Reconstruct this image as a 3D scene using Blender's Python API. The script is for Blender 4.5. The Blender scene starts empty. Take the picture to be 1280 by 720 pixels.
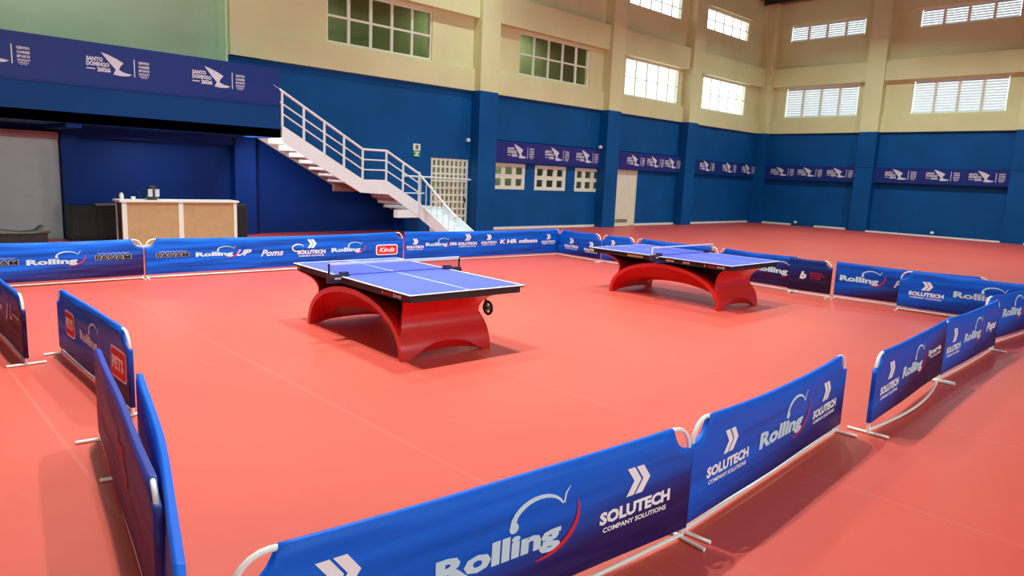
import bpy, bmesh, math, random
from mathutils import Vector, Matrix
random.seed(7)
C = bpy.context.scene.collection
PI = math.pi

# ---------------------------------------------------------------- helpers
def lin(c):
    c = c / 255.0
    return c / 12.92 if c <= 0.04045 else ((c + 0.055) / 1.055) ** 2.4

def col(r, g, b):
    return (lin(r), lin(g), lin(b), 1.0)

MATS = {}
def mat(name, rgb, rough=0.6, spec=0.4, metal=0.0, vary=0.08, nscale=3.0, bump=0.0, bscale=60.0, trans=0.0, sheen=0.0):
    m = bpy.data.materials.new(name); m.use_nodes = True
    nt = m.node_tree; n = nt.nodes; l = nt.links
    b = n['Principled BSDF']
    b.inputs['Roughness'].default_value = rough
    b.inputs['Specular IOR Level'].default_value = spec
    b.inputs['Metallic'].default_value = metal
    c = col(*rgb)
    if vary > 0:
        tc = n.new('ShaderNodeTexCoord'); nz = n.new('ShaderNodeTexNoise')
        nz.inputs['Scale'].default_value = nscale; nz.inputs['Detail'].default_value = 4
        l.new(tc.outputs['Object'], nz.inputs['Vector'])
        r = n.new('ShaderNodeValToRGB')
        r.color_ramp.elements[0].position = 0.3; r.color_ramp.elements[1].position = 0.7
        r.color_ramp.elements[0].color = tuple(x * (1 - vary) for x in c[:3]) + (1,)
        r.color_ramp.elements[1].color = tuple(min(1, x * (1 + vary)) for x in c[:3]) + (1,)
        l.new(nz.outputs['Fac'], r.inputs['Fac']); l.new(r.outputs['Color'], b.inputs['Base Color'])
        if bump > 0:
            n2 = n.new('ShaderNodeTexNoise'); n2.inputs['Scale'].default_value = bscale
            l.new(tc.outputs['Object'], n2.inputs['Vector'])
            bp = n.new('ShaderNodeBump'); bp.inputs['Strength'].default_value = bump; bp.inputs['Distance'].default_value = 0.01
            l.new(n2.outputs['Fac'], bp.inputs['Height']); l.new(bp.outputs['Normal'], b.inputs['Normal'])
    else:
        b.inputs['Base Color'].default_value = c
    MATS[name] = m
    return m

class MB:
    """collects shapes, then links them as ONE mesh object"""
    def __init__(s): s.v = []; s.f = []; s.mi = []; s.sm = []
    def add(s, vs, fs, mi=0, smooth=False):
        o = len(s.v); s.v += [tuple(v) for v in vs]
        for f in fs: s.f.append([o + i for i in f]); s.mi.append(mi); s.sm.append(smooth)
        return s
    def box(s, x0, x1, y0, y1, z0, z1, mi=0):
        x0, x1 = min(x0, x1), max(x0, x1); y0, y1 = min(y0, y1), max(y0, y1); z0, z1 = min(z0, z1), max(z0, z1)
        vs = [(x0, y0, z0), (x1, y0, z0), (x1, y1, z0), (x0, y1, z0), (x0, y0, z1), (x1, y0, z1), (x1, y1, z1), (x0, y1, z1)]
        return s.add(vs, [(0, 3, 2, 1), (4, 5, 6, 7), (0, 1, 5, 4), (1, 2, 6, 5), (2, 3, 7, 6), (3, 0, 4, 7)], mi)
    def prism(s, pts, y0, y1, mi=0):
        """polygon in x,z extruded from y0 to y1"""
        n = len(pts); vs = [(p[0], y0, p[1]) for p in pts] + [(p[0], y1, p[1]) for p in pts]
        fs = [tuple(range(n)), tuple(range(2 * n - 1, n - 1, -1))] + [(i, i + n, (i + 1) % n + n, (i + 1) % n) for i in range(n)]
        return s.add(vs, fs, mi)
    def prismx(s, pts, x0, x1, mi=0):
        n = len(pts); vs = [(x0, p[0], p[1]) for p in pts] + [(x1, p[0], p[1]) for p in pts]
        fs = [tuple(range(n)), tuple(range(2 * n - 1, n - 1, -1))] + [(i, i + n, (i + 1) % n + n, (i + 1) % n) for i in range(n)]
        return s.add(vs, fs, mi)
    def tube(s, path, r, seg=8, mi=0):
        P = [Vector(p) for p in path]; n = len(P); rings = []
        up = Vector((0.13, 0.21, 0.97))
        for i, p in enumerate(P):
            t = (P[min(i + 1, n - 1)] - P[max(i - 1, 0)]).normalized()
            if i == 0:
                a = t.cross(up)
                if a.length < 0.2: a = t.cross(Vector((1, 0, 0)))
                a.normalize()
            else:
                a = (a - t * a.dot(t)).normalized()
            b = t.cross(a)
            rr = r[i] if isinstance(r, (list, tuple)) else r
            rings.append([p + (a * math.cos(2 * PI * k / seg) + b * math.sin(2 * PI * k / seg)) * rr for k in range(seg)])
        vs = [v for g in rings for v in g]; fs = []
        for i in range(n - 1):
            for k in range(seg):
                fs.append((i * seg + k, i * seg + (k + 1) % seg, (i + 1) * seg + (k + 1) % seg, (i + 1) * seg + k))
        s.add(vs, fs, mi, True)
        s.add(rings[0], [tuple(range(seg - 1, -1, -1))], mi); s.add(rings[-1], [tuple(range(seg))], mi)
        return s
    def lathe(s, prof, cx, cy, seg=16, mi=0):
        vs = []; fs = []
        for (r, z) in prof:
            for k in range(seg): vs.append((cx + r * math.cos(2 * PI * k / seg), cy + r * math.sin(2 * PI * k / seg), z))
        for i in range(len(prof) - 1):
            for k in range(seg):
                fs.append((i * seg + k, i * seg + (k + 1) % seg, (i + 1) * seg + (k + 1) % seg, (i + 1) * seg + k))
        s.add(vs, fs, mi, True)
        s.add(vs[:seg], [tuple(range(seg - 1, -1, -1))], mi); s.add(vs[-seg:], [tuple(range(seg))], mi)
        return s
    def build(s, name, mats, parent=None, bevel=0.0, uv=None):
        me = bpy.data.meshes.new(name); me.from_pydata(s.v, [], s.f); 
        for i, p in enumerate(me.polygons): p.material_index = s.mi[i]; p.use_smooth = s.sm[i]
        if not isinstance(mats, (list, tuple)): mats = [mats]
        for m in mats: me.materials.append(m)
        bm = bmesh.new(); bm.from_mesh(me); bmesh.ops.recalc_face_normals(bm, faces=bm.faces); bm.to_mesh(me); bm.free()
        o = bpy.data.objects.new(name, me); C.objects.link(o)
        if parent: o.parent = parent
        if bevel > 0:
            md = o.modifiers.new('bevel', 'BEVEL'); md.width = bevel; md.segments = 2; md.limit_method = 'ANGLE'
        return o

def tag(o, label=None, cat=None, group=None, kind=None):
    if label: o['label'] = label
    if cat: o['category'] = cat
    if group: o['group'] = group
    if kind: o['kind'] = kind
    return o

def thing(name, label, cat, loc=(0, 0, 0), rz=0.0, group=None):
    o = bpy.data.objects.new(name, None); C.objects.link(o); o.empty_display_size = 0.1
    o.location = loc; o.rotation_euler = (0, 0, rz)
    return tag(o, label, cat, group)

def struct(o): o['kind'] = 'structure'; return o

# ---------------------------------------------------------------- materials
M_blue = mat('blue_wall_paint', (0, 80, 146), 0.6, 0.2, vary=0.12, nscale=0.8, bump=0.15, bscale=25)
M_darkblue = mat('shaded_blue_wall_paint', (0, 48, 124), 0.6, 0.2, vary=0.12, nscale=0.8, bump=0.15, bscale=25)  # blue darkened to hold the shade under the balcony and stair
M_fascia = mat('shaded_blue_fascia_paint', (0, 62, 124), 0.6, 0.2, vary=0.1, nscale=0.8)  # wall blue darkened: the weaker light on the balcony front is in the colour
M_cream = mat('cream_wall_paint', (220, 219, 170), 0.7, 0.3, vary=0.05, nscale=0.7, bump=0.1, bscale=20)
M_ceil = mat('ceiling_paint', (150, 118, 98), 0.8, 0.2, vary=0.05)
M_steel = mat('dark_roof_steel', (52, 46, 44), 0.5, 0.4, metal=0.4)
M_green = mat('pale_green_paint', (172, 200, 166), 0.6, 0.3, vary=0.05, nscale=1.2)
M_greenw = mat('lit_green_reveal_paint', (215, 244, 205), 0.6, 0.3, vary=0.03)  # reveal painted paler, standing for the light that falls on it
M_white = mat('white_paint', (236, 236, 228), 0.45, 0.4, vary=0.03)
M_stair = mat('white_stair_paint', (240, 248, 252), 0.45, 0.4, vary=0.03)
M_greydoor = mat('pale_grey_door_paint', (190, 206, 206), 0.5, 0.4, vary=0.04)
M_tread = mat('shaded_stair_paint', (150, 128, 120), 0.6, 0.3, vary=0.08)  # brown-grey stands for shade on the treads and the inner stringer
M_offw = mat('off_white_door_paint', (232, 230, 208), 0.5, 0.4, vary=0.04)
M_olive = mat('olive_corridor_paint', (140, 146, 104), 0.8, 0.2, vary=0.06)
M_tube = mat('white_steel_tube', (240, 232, 226), 0.35, 0.5, vary=0.02)
M_frame = mat('white_window_frame', (232, 234, 218), 0.5, 0.4, vary=0.03)
M_red = mat('red_lacquer', (196, 14, 14), 0.35, 0.5, vary=0.05, nscale=4)
M_red.node_tree.nodes['Principled BSDF'].inputs['Coat Weight'].default_value = 0.5
M_red.node_tree.nodes['Principled BSDF'].inputs['Coat Roughness'].default_value = 0.15
M_pinkprint = mat('faded_red_print', (190, 84, 92), 0.6, 0.3, vary=0.1)
M_black = mat('black_plastic', (22, 22, 24), 0.5, 0.4, vary=0.1)
M_apron = mat('dark_brown_steel', (44, 38, 38), 0.5, 0.4, vary=0.08)
M_tabletop = mat('blue_table_coating', (72, 82, 196), 0.55, 0.35, vary=0.03, nscale=6)
M_line = mat('white_line_paint', (240, 242, 246), 0.55, 0.3, vary=0.02)
M_netblue = mat('navy_net_cord', (28, 34, 80), 0.7, 0.2, vary=0.05)
M_clamp = mat('dark_purple_clamp', (48, 36, 62), 0.5, 0.4, vary=0.1)
M_wood = mat('light_wood_laminate', (192, 158, 112), 0.5, 0.35, vary=0.07, nscale=5)
M_purple = mat('purple_banner_vinyl', (40, 42, 128), 0.5, 0.35, vary=0.06)
M_navy = mat('navy_banner_vinyl', (16, 44, 124), 0.5, 0.35, vary=0.06)
M_print = mat('silver_print', (214, 214, 226), 0.6, 0.3, vary=0.05)
M_cyan = mat('pale_cyan_print', (196, 226, 240), 0.6, 0.3, vary=0.04)
M_whiteprint = mat('white_print', (240, 240, 244), 0.6, 0.3, vary=0.03)
M_redprint = mat('red_print', (214, 36, 52), 0.6, 0.3, vary=0.05)
M_blackprint = mat('black_print', (22, 22, 34), 0.6, 0.3, vary=0.05)
M_gold = mat('gold_print', (196, 182, 120), 0.6, 0.3, vary=0.05)
M_grey = mat('grey_fabric', (120, 118, 108), 0.9, 0.1, vary=0.2, nscale=12)
M_signgreen = mat('green_sign', (40, 160, 80), 0.5, 0.3, vary=0.05)
M_greyrub = mat('grey_wheel_hub', (120, 124, 128), 0.4, 0.5, vary=0.05)
M_jar = mat('dark_green_glass', (40, 62, 44), 0.25, 0.6, vary=0.1)
M_pink = mat('pinkish_lintel_paint', (176, 150, 142), 0.6, 0.3, vary=0.05)

def floor_mat():
    m = bpy.data.materials.new('red_vinyl_floor'); m.use_nodes = True
    nt = m.node_tree; n = nt.nodes; l = nt.links; b = n['Principled BSDF']
    tc = n.new('ShaderNodeTexCoord')
    big = n.new('ShaderNodeTexNoise'); big.inputs['Scale'].default_value = 0.45; big.inputs['Detail'].default_value = 5
    l.new(tc.outputs['Object'], big.inputs['Vector'])
    r = n.new('ShaderNodeValToRGB'); r.color_ramp.elements[0].position = 0.3; r.color_ramp.elements[1].position = 0.72
    r.color_ramp.elements[0].color = (0.57, 0.072, 0.050, 1); r.color_ramp.elements[1].color = (0.63, 0.087, 0.061, 1)
    l.new(big.outputs['Fac'], r.inputs['Fac'])
    # rolls of vinyl: thin paler seams every 1.9 m
    sp = n.new('ShaderNodeSeparateXYZ'); l.new(tc.outputs['Object'], sp.inputs[0])
    def math_(op, a, v):
        k = n.new('ShaderNodeMath'); k.operation = op; l.new(a, k.inputs[0]); k.inputs[1].default_value = v; return k.outputs[0]
    s = math_('ADD', sp.outputs['X'], 28.55 + 0.95 + 190)
    s = math_('MODULO', s, 1.9); s = math_('SUBTRACT', s, 0.95); s = math_('ABSOLUTE', s, 0)
    s = math_('LESS_THAN', s, 0.012)
    mx = n.new('ShaderNodeMixRGB'); mx.inputs[2].default_value = (0.78, 0.25, 0.19, 1)
    f = math_('MULTIPLY', s, 0.16); l.new(f, mx.inputs[0]); l.new(r.outputs[0], mx.inputs[1])
    # scuffs
    mp = n.new('ShaderNodeMapping'); mp.inputs['Scale'].default_value = (2.2, 0.7, 1); mp.inputs['Rotation'].default_value = (0, 0, 0.6)
    l.new(tc.outputs['Object'], mp.inputs[0])
    sc = n.new('ShaderNodeTexNoise'); sc.inputs['Scale'].default_value = 2.6; sc.inputs['Detail'].default_value = 8; sc.inputs['Roughness'].default_value = 0.7
    l.new(mp.outputs[0], sc.inputs['Vector'])
    r2 = n.new('ShaderNodeValToRGB'); r2.color_ramp.elements[0].position = 0.64; r2.color_ramp.elements[1].position = 0.75
    r2.color_ramp.elements[0].color = (0, 0, 0, 1); r2.color_ramp.elements[1].color = (1, 1, 1, 1)
    l.new(sc.outputs['Fac'], r2.inputs['Fac'])
    f2 = math_('MULTIPLY', r2.outputs[0], 0.4)
    m2 = n.new('ShaderNodeMixRGB'); m2.inputs[2].default_value = (0.72, 0.22, 0.17, 1)
    l.new(f2, m2.inputs[0]); l.new(mx.outputs[0], m2.inputs[1])
    l.new(m2.outputs[0], b.inputs['Base Color'])
    b.inputs['Roughness'].default_value = 0.42; b.inputs['Specular IOR Level'].default_value = 0.35
    bp = n.new('ShaderNodeBump'); bp.inputs['Strength'].default_value = 0.06; bp.inputs['Distance'].default_value = 0.01
    n3 = n.new('ShaderNodeTexNoise'); n3.inputs['Scale'].default_value = 14
    l.new(tc.outputs['Object'], n3.inputs['Vector']); l.new(n3.outputs['Fac'], bp.inputs['Height']); l.new(bp.outputs[0], b.inputs['Normal'])
    return m
M_floor = floor_mat()

def banner_mat(name, top, bottom, split=0.55, slant=0.25, wr=0.9):
    """printed fabric: blue fading into purple towards the lower right, with cloth wrinkles"""
    m = bpy.data.materials.new(name); m.use_nodes = True
    nt = m.node_tree; n = nt.nodes; l = nt.links; b = n['Principled BSDF']
    tc = n.new('ShaderNodeTexCoord'); sp = n.new('ShaderNodeSeparateXYZ'); l.new(tc.outputs['UV'], sp.inputs[0])
    def M(op, a, bb):
        k = n.new('ShaderNodeMath'); k.operation = op
        for i, q in enumerate((a, bb)):
            if isinstance(q, (int, float)): k.inputs[i].default_value = q
            else: l.new(q, k.inputs[i])
        return k.outputs[0]
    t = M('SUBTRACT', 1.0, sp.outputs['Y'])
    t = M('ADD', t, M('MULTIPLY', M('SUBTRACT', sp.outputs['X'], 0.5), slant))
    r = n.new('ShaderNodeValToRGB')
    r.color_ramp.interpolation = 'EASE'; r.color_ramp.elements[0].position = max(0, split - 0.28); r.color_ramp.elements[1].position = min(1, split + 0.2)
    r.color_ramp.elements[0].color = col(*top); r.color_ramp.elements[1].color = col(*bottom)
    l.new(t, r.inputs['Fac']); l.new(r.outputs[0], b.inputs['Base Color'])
    b.inputs['Roughness'].default_value = 0.5; b.inputs['Specular IOR Level'].default_value = 0.25
    mp = n.new('ShaderNodeMapping'); mp.inputs['Scale'].default_value = (0.8, 1, 5); mp.inputs['Rotation'].default_value = (0, 0.22, 0)
    l.new(tc.outputs['Object'], mp.inputs[0])
    nz = n.new('ShaderNodeTexNoise'); nz.inputs['Scale'].default_value = 1.1; nz.inputs['Detail'].default_value = 1.5
    l.new(mp.outputs[0], nz.inputs['Vector'])
    bp = n.new('ShaderNodeBump'); bp.inputs['Strength'].default_value = wr; bp.inputs['Distance'].default_value = 0.075
    l.new(nz.outputs['Fac'], bp.inputs['Height']); l.new(bp.outputs[0], b.inputs['Normal'])
    return m
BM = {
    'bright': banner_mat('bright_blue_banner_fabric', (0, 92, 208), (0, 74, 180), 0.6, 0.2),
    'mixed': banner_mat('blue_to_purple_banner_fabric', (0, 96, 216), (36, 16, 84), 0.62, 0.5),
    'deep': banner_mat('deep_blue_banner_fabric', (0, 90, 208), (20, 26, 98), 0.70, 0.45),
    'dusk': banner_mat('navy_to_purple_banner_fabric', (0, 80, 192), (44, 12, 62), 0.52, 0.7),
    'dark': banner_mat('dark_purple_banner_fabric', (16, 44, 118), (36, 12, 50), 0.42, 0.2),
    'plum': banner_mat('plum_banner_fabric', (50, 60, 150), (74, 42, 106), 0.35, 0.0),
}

def glass_mat(name, tint=(0.92, 0.97, 0.95), refl=0.12):
    m = bpy.data.materials.new(name); m.use_nodes = True
    nt = m.node_tree; n = nt.nodes; l = nt.links
    for x in list(n):
        if x.type != 'OUTPUT_MATERIAL': n.remove(x)
    out = [x for x in n if x.type == 'OUTPUT_MATERIAL'][0]
    t = n.new('ShaderNodeBsdfTransparent'); t.inputs[0].default_value = (*tint, 1)
    g = n.new('ShaderNodeBsdfGlossy'); g.inputs['Roughness'].default_value = 0.03
    mx = n.new('ShaderNodeMixShader'); mx.inputs[0].default_value = refl
    l.new(t.outputs[0], mx.inputs[1]); l.new(g.outputs[0], mx.inputs[2]); l.new(mx.outputs[0], out.inputs[0])
    return m
M_glass = glass_mat('window_glass', (0.9, 0.97, 0.92), 0.10)
M_clear = glass_mat('clear_window_glass', (0.97, 0.99, 1.0), 0.06)
M_net = glass_mat('net_mesh', (0.80, 0.80, 0.88), 0.0)

def louvre_mat():
    m = bpy.data.materials.new('white_louvre_blade'); m.use_nodes = True
    nt = m.node_tree; n = nt.nodes; l = nt.links; b = n['Principled BSDF']
    b.inputs['Base Color'].default_value = col(232, 238, 240); b.inputs['Roughness'].default_value = 0.4
    out = [x for x in n if x.type == 'OUTPUT_MATERIAL'][0]
    t = n.new('ShaderNodeBsdfTranslucent'); t.inputs[0].default_value = (0.85, 0.92, 0.95, 1)
    mx = n.new('ShaderNodeMixShader'); mx.inputs[0].default_value = 0.10
    l.new(b.outputs[0], mx.inputs[1]); l.new(t.outputs[0], mx.inputs[2]); l.new(mx.outputs[0], out.inputs[0])
    return m
M_louvre = louvre_mat()

# ---------------------------------------------------------------- lettering in 2D, laid on a surface
_T = {}
def text2d(body, bold=0.0, shear=0.0):
    """vertices / faces of a word: capitals one unit high, x from 0"""
    key = (body, bold, shear)
    if key in _T: return _T[key]
    def geo(s):
        cu = bpy.data.curves.new('t', 'FONT'); cu.body = s; cu.size = 1; cu.offset = bold; cu.shear = shear; cu.resolution_u = 2
        ob = bpy.data.objects.new('t', cu); C.objects.link(ob)
        dg = bpy.context.evaluated_depsgraph_get(); dg.update()
        e = ob.evaluated_get(dg); me = e.to_mesh()
        vs = [(v.co.x, v.co.y) for v in me.vertices]; fs = [tuple(p.vertices) for p in me.polygons]
        e.to_mesh_clear(); bpy.data.objects.remove(ob); bpy.data.curves.remove(cu)
        return vs, fs
    hv, _ = geo('H'); h = max(v[1] for v in hv) - min(v[1] for v in hv); b0 = min(v[1] for v in hv)
    vs, fs = geo(body); x0 = min(v[0] for v in vs)
    vs = [((v[0] - x0) / h, (v[1] - b0) / h) for v in vs]
    _T[key] = (vs, fs); return _T[key]

class Decal:
    """flat print gathered in (u, z) of a surface"""
    def __init__(s): s.v = []; s.f = []
    def poly(s, pts):
        o = len(s.v); s.v += list(pts); s.f.append(tuple(range(o, o + len(pts)))); return s
    def text(s, body, u0, u1, z, cap, bold=0.02, shear=0.0, tilt=0.0):
        vs, fs = text2d(body, bold, shear); w = max(v[0] for v in vs); o = len(s.v)
        k = (u1 - u0) / w
        for x, y in vs: s.v.append((u0 + x * k, z + y * cap + tilt * x * k))
        s.f += [tuple(o + i for i in f) for f in fs]; return s
    def ribbon(s, pts, w):
        n = len(pts); L = []; R = []
        for i, p in enumerate(pts):
            a = pts[max(i - 1, 0)]; b = pts[min(i + 1, n - 1)]
            dx, dz = b[0] - a[0], b[1] - a[1]; d = math.hypot(dx, dz) or 1
            ww = (w[i] if isinstance(w, (list, tuple)) else w) / 2
            L.append((p[0] - dz / d * ww, p[1] + dx / d * ww)); R.append((p[0] + dz / d * ww, p[1] - dx / d * ww))
        for i in range(n - 1): s.poly([L[i], R[i], R[i + 1], L[i + 1]])
        return s
    def disc(s, u, z, r, n=12, rz=None):
        rz = rz or r
        return s.poly([(u + r * math.cos(2 * PI * k / n), z + rz * math.sin(2 * PI * k / n)) for k in range(n)])
    def ring(s, u, z, r, w, n=12):
        return s.ribbon([(u + r * math.cos(2 * PI * k / n), z + r * math.sin(2 * PI * k / n)) for k in range(n + 1)], w)
    def rrect(s, u0, u1, z0, z1, r):
        pts = []
        for cx, cz, a in ((u1 - r, z1 - r, 0), (u0 + r, z1 - r, 90), (u0 + r, z0 + r, 180), (u1 - r, z0 + r, 270)):
            for k in range(5):
                t = math.radians(a + k * 22.5); pts.append((cx + r * math.cos(t), cz + r * math.sin(t)))
        return s.poly(pts)
    def build(s, name, m, surf, lift, parent):
        me = bpy.data.meshes.new(name)
        me.from_pydata([surf(u, z, lift) for u, z in s.v], [], s.f); me.materials.append(m)
        o = bpy.data.objects.new(name, me); C.objects.link(o); o.parent = parent
        return o

def arc(cx, cz, rx, rz, a0, a1, n=12):
    return [(cx + rx * math.cos(math.radians(a0 + (a1 - a0) * k / n)), cz + rz * math.sin(math.radians(a0 + (a1 - a0) * k / n))) for k in range(n + 1)]

def lg_rolling(surf, par, u0, u1, z, cap):
    w = u1 - u0; d = Decal()
    d.text('Rolling', u0, u1, z, cap, 0.045)
    bu = u0 + w * 0.585; bz = z + cap * 1.30
    d.disc(bu, bz, cap * 0.23)
    top = arc(u0 + w * 0.80, z + cap * 1.38, w * 0.225, cap * 0.85, 178, 22)
    d.ribbon(top, [cap * (0.28 - 0.19 * i / 12) for i in range(13)])
    e = top[-1]
    d.ribbon([e, (e[0] + w * 0.015, e[1] - cap * 0.02), (e[0] + w * 0.03, e[1] + cap * 0.35), (e[0] + w * 0.07, e[1] + cap * 0.62)], [cap * .08, cap * .1, cap * .1, cap * .03])
    tag(d.build('lettering', M_cyan, surf, 0.004, par), 'pale cyan script with swooping arc')
    r = Decal(); r.ribbon(arc(u0 + w * 0.80, z + cap * 1.25, w * 0.36, cap * 1.75, -92, 12, 14), [cap * (0.03 + 0.20 * math.sin(PI * (i + .4) / 15)) for i in range(15)])
    tag(r.build('swoosh', M_redprint, surf, 0.0045, par), 'red curved stroke')

def lg_arrow(surf, par, uc, z, w, small=True, m=None):
    d = Decal(); cap = w * 0.125
    d.text('SOLUTECH', uc - w / 2, uc + w / 2, z, cap, 0.05)
    if small: d.text('COMPANY SOLUTIONS', uc - w * 0.45, uc + w * 0.45, z - cap * 0.68, cap * 0.4, 0.03)
    tag(d.build('lettering', m or M_whiteprint, surf, 0.004, par), 'white company lettering')
    e = Decal(); h = w * 0.28; b = z + cap * 1.55
    for k in (0, 1):
        x = uc - w * 0.15 + k * w * 0.125
        e.poly([(x, b + h), (x + w * .10, b + h), (x + w * .205, b + h * .5), (x + w * .105, b + h * .5)])
        e.poly([(x + w * .105, b + h * .5), (x + w * .205, b + h * .5), (x + w * .10, b), (x, b)])
    tag(e.build('emblem', m or M_whiteprint, surf, 0.004, par), 'white double chevron')

def lg_panam(surf, par, u0, u1, z, cap):
    w = u1 - u0
    b = Decal(); b.text('PANAM', u0 - w * .015, u1 + w * .015, z - cap * .06, cap * 1.12, 0.07)
    tag(b.build('lettering_outline', M_gold, surf, 0.003, par), 'pale gold outline')
    d = Decal(); d.text('PANAM', u0, u1, z, cap, 0.02)
    tag(d.build('lettering', M_blackprint, surf, 0.0065, par), 'black block letters')
    e = Decal(); e.ribbon([(u0 + w * (.06 + .88 * k / 12), z + cap * (1.25 if k % 2 else 1.52)) for k in range(13)], cap * .08)
    tag(e.build('emblem', M_print, surf, 0.004, par), 'row of small white flicks')

def lg_badge(surf, par, u0, u1, z0, z1, word, border=0.018, shear=0.0):
    b = Decal(); b.rrect(u0, u1, z0, z1, 0.05); tag(b.build('badge_border', M_whiteprint, surf, 0.003, par), 'white rim')
    r = Decal(); r.rrect(u0 + border, u1 - border, z0 + border, z1 - border, 0.036); tag(r.build('badge', M_redprint, surf, 0.006, par), 'red rounded badge')
    h = z1 - z0; w = u1 - u0
    t = Decal(); t.text(word, u0 + w * .14, u1 - w * .14, z0 + h * .3, h * .42, 0.05 if not shear else 0.02, shear)
    tag(t.build('lettering', M_whiteprint, surf, 0.009, par), 'white letters on the red badge')

def lg_word(surf, par, word, u0, u1, z, cap, bold=0.03, shear=0.0, m=None, label='white script', tilt=0.0):
    d = Decal(); d.text(word, u0, u1, z, cap, bold, shear, tilt)
    return tag(d.build('lettering', m or M_whiteprint, surf, 0.004, par), label)

def lg_swirl(surf, par, u, z, s):
    d = Decal(); d.ribbon(arc(u, z, s, s * .6, 20, 330, 16), [s * .06 + s * .16 * math.sin(PI * i / 16) for i in range(17)])
    tag(d.build('emblem', M_whiteprint, surf, 0.004, par), 'white open ring')

def lg_games(surf, par, uc, zc, s, dense=True):
    """wing emblem with city lettering, a divider and the games lettering over five rings"""
    d = Decal()
    d.text('SANTO', uc - 1.0 * s, uc - 0.46 * s, zc + .10 * s, .15 * s, 0.05)
    d.text('DOMINGO', uc - 1.0 * s, uc - 0.26 * s, zc - .07 * s, .15 * s, 0.05)
    d.text('2026', uc - 0.66 * s, uc - 0.22 * s, zc - .25 * s, .15 * s, 0.06)
    d.ribbon([(uc - 1.0 * s, zc - .17 * s), (uc - .72 * s, zc - .17 * s)], .04 * s)
    d.build('city_lettering', M_print, surf, 0.004, par); d = Decal()
    d.text('CENTRO', uc + .72 * s, uc + 1.1 * s, zc + .18 * s, .09 * s, 0.05)
    d.text('CARIBE', uc + .72 * s, uc + 1.1 * s, zc + .04 * s, .09 * s, 0.05)
    d.text('SPORTS', uc + .72 * s, uc + 1.1 * s, zc - .10 * s, .09 * s, 0.05)
    d.ribbon([(uc + .72 * s, zc - .165 * s), (uc + 1.1 * s, zc - .165 * s)], .03 * s)
    d.build('event_lettering', M_print, surf, 0.004, par); d = Decal()
    d.ribbon([(uc + .58 * s, zc + .32 * s), (uc + .58 * s, zc - .32 * s)], .035 * s)
    d.build('divider', M_print, surf, 0.004, par); d = Decal()
    for k in range(5):
        d.ring(uc + (.79 + .055 * k) * s, zc - (.24 if k % 2 == 0 else .285) * s, .045 * s, .014 * s, 8)
    d.build('ring_emblem', M_print, surf, 0.004, par)
    e = Decal()
    e.poly([(uc - .52 * s, zc + .44 * s), (uc - .30 * s, zc + .38 * s), (uc + .00 * s, zc + .26 * s), (uc + .22 * s, zc + .14 * s), (uc + .10 * s, zc + .0 * s), (uc + .06 * s, zc - .12 * s), (uc - .05 * s, zc - .12 * s), (uc - .25 * s, zc + .1 * s)])
    e.poly([(uc - .05 * s, zc - .12 * s), (uc + .06 * s, zc - .12 * s), (uc + .24 * s, zc - .2 * s), (uc + .5 * s, zc - .24 * s), (uc + .36 * s, zc - .31 * s), (uc + .1 * s, zc - .33 * s), (uc - .14 * s, zc - .3 * s)])
    e.build('emblem', M_print, surf, 0.004, par)

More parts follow.
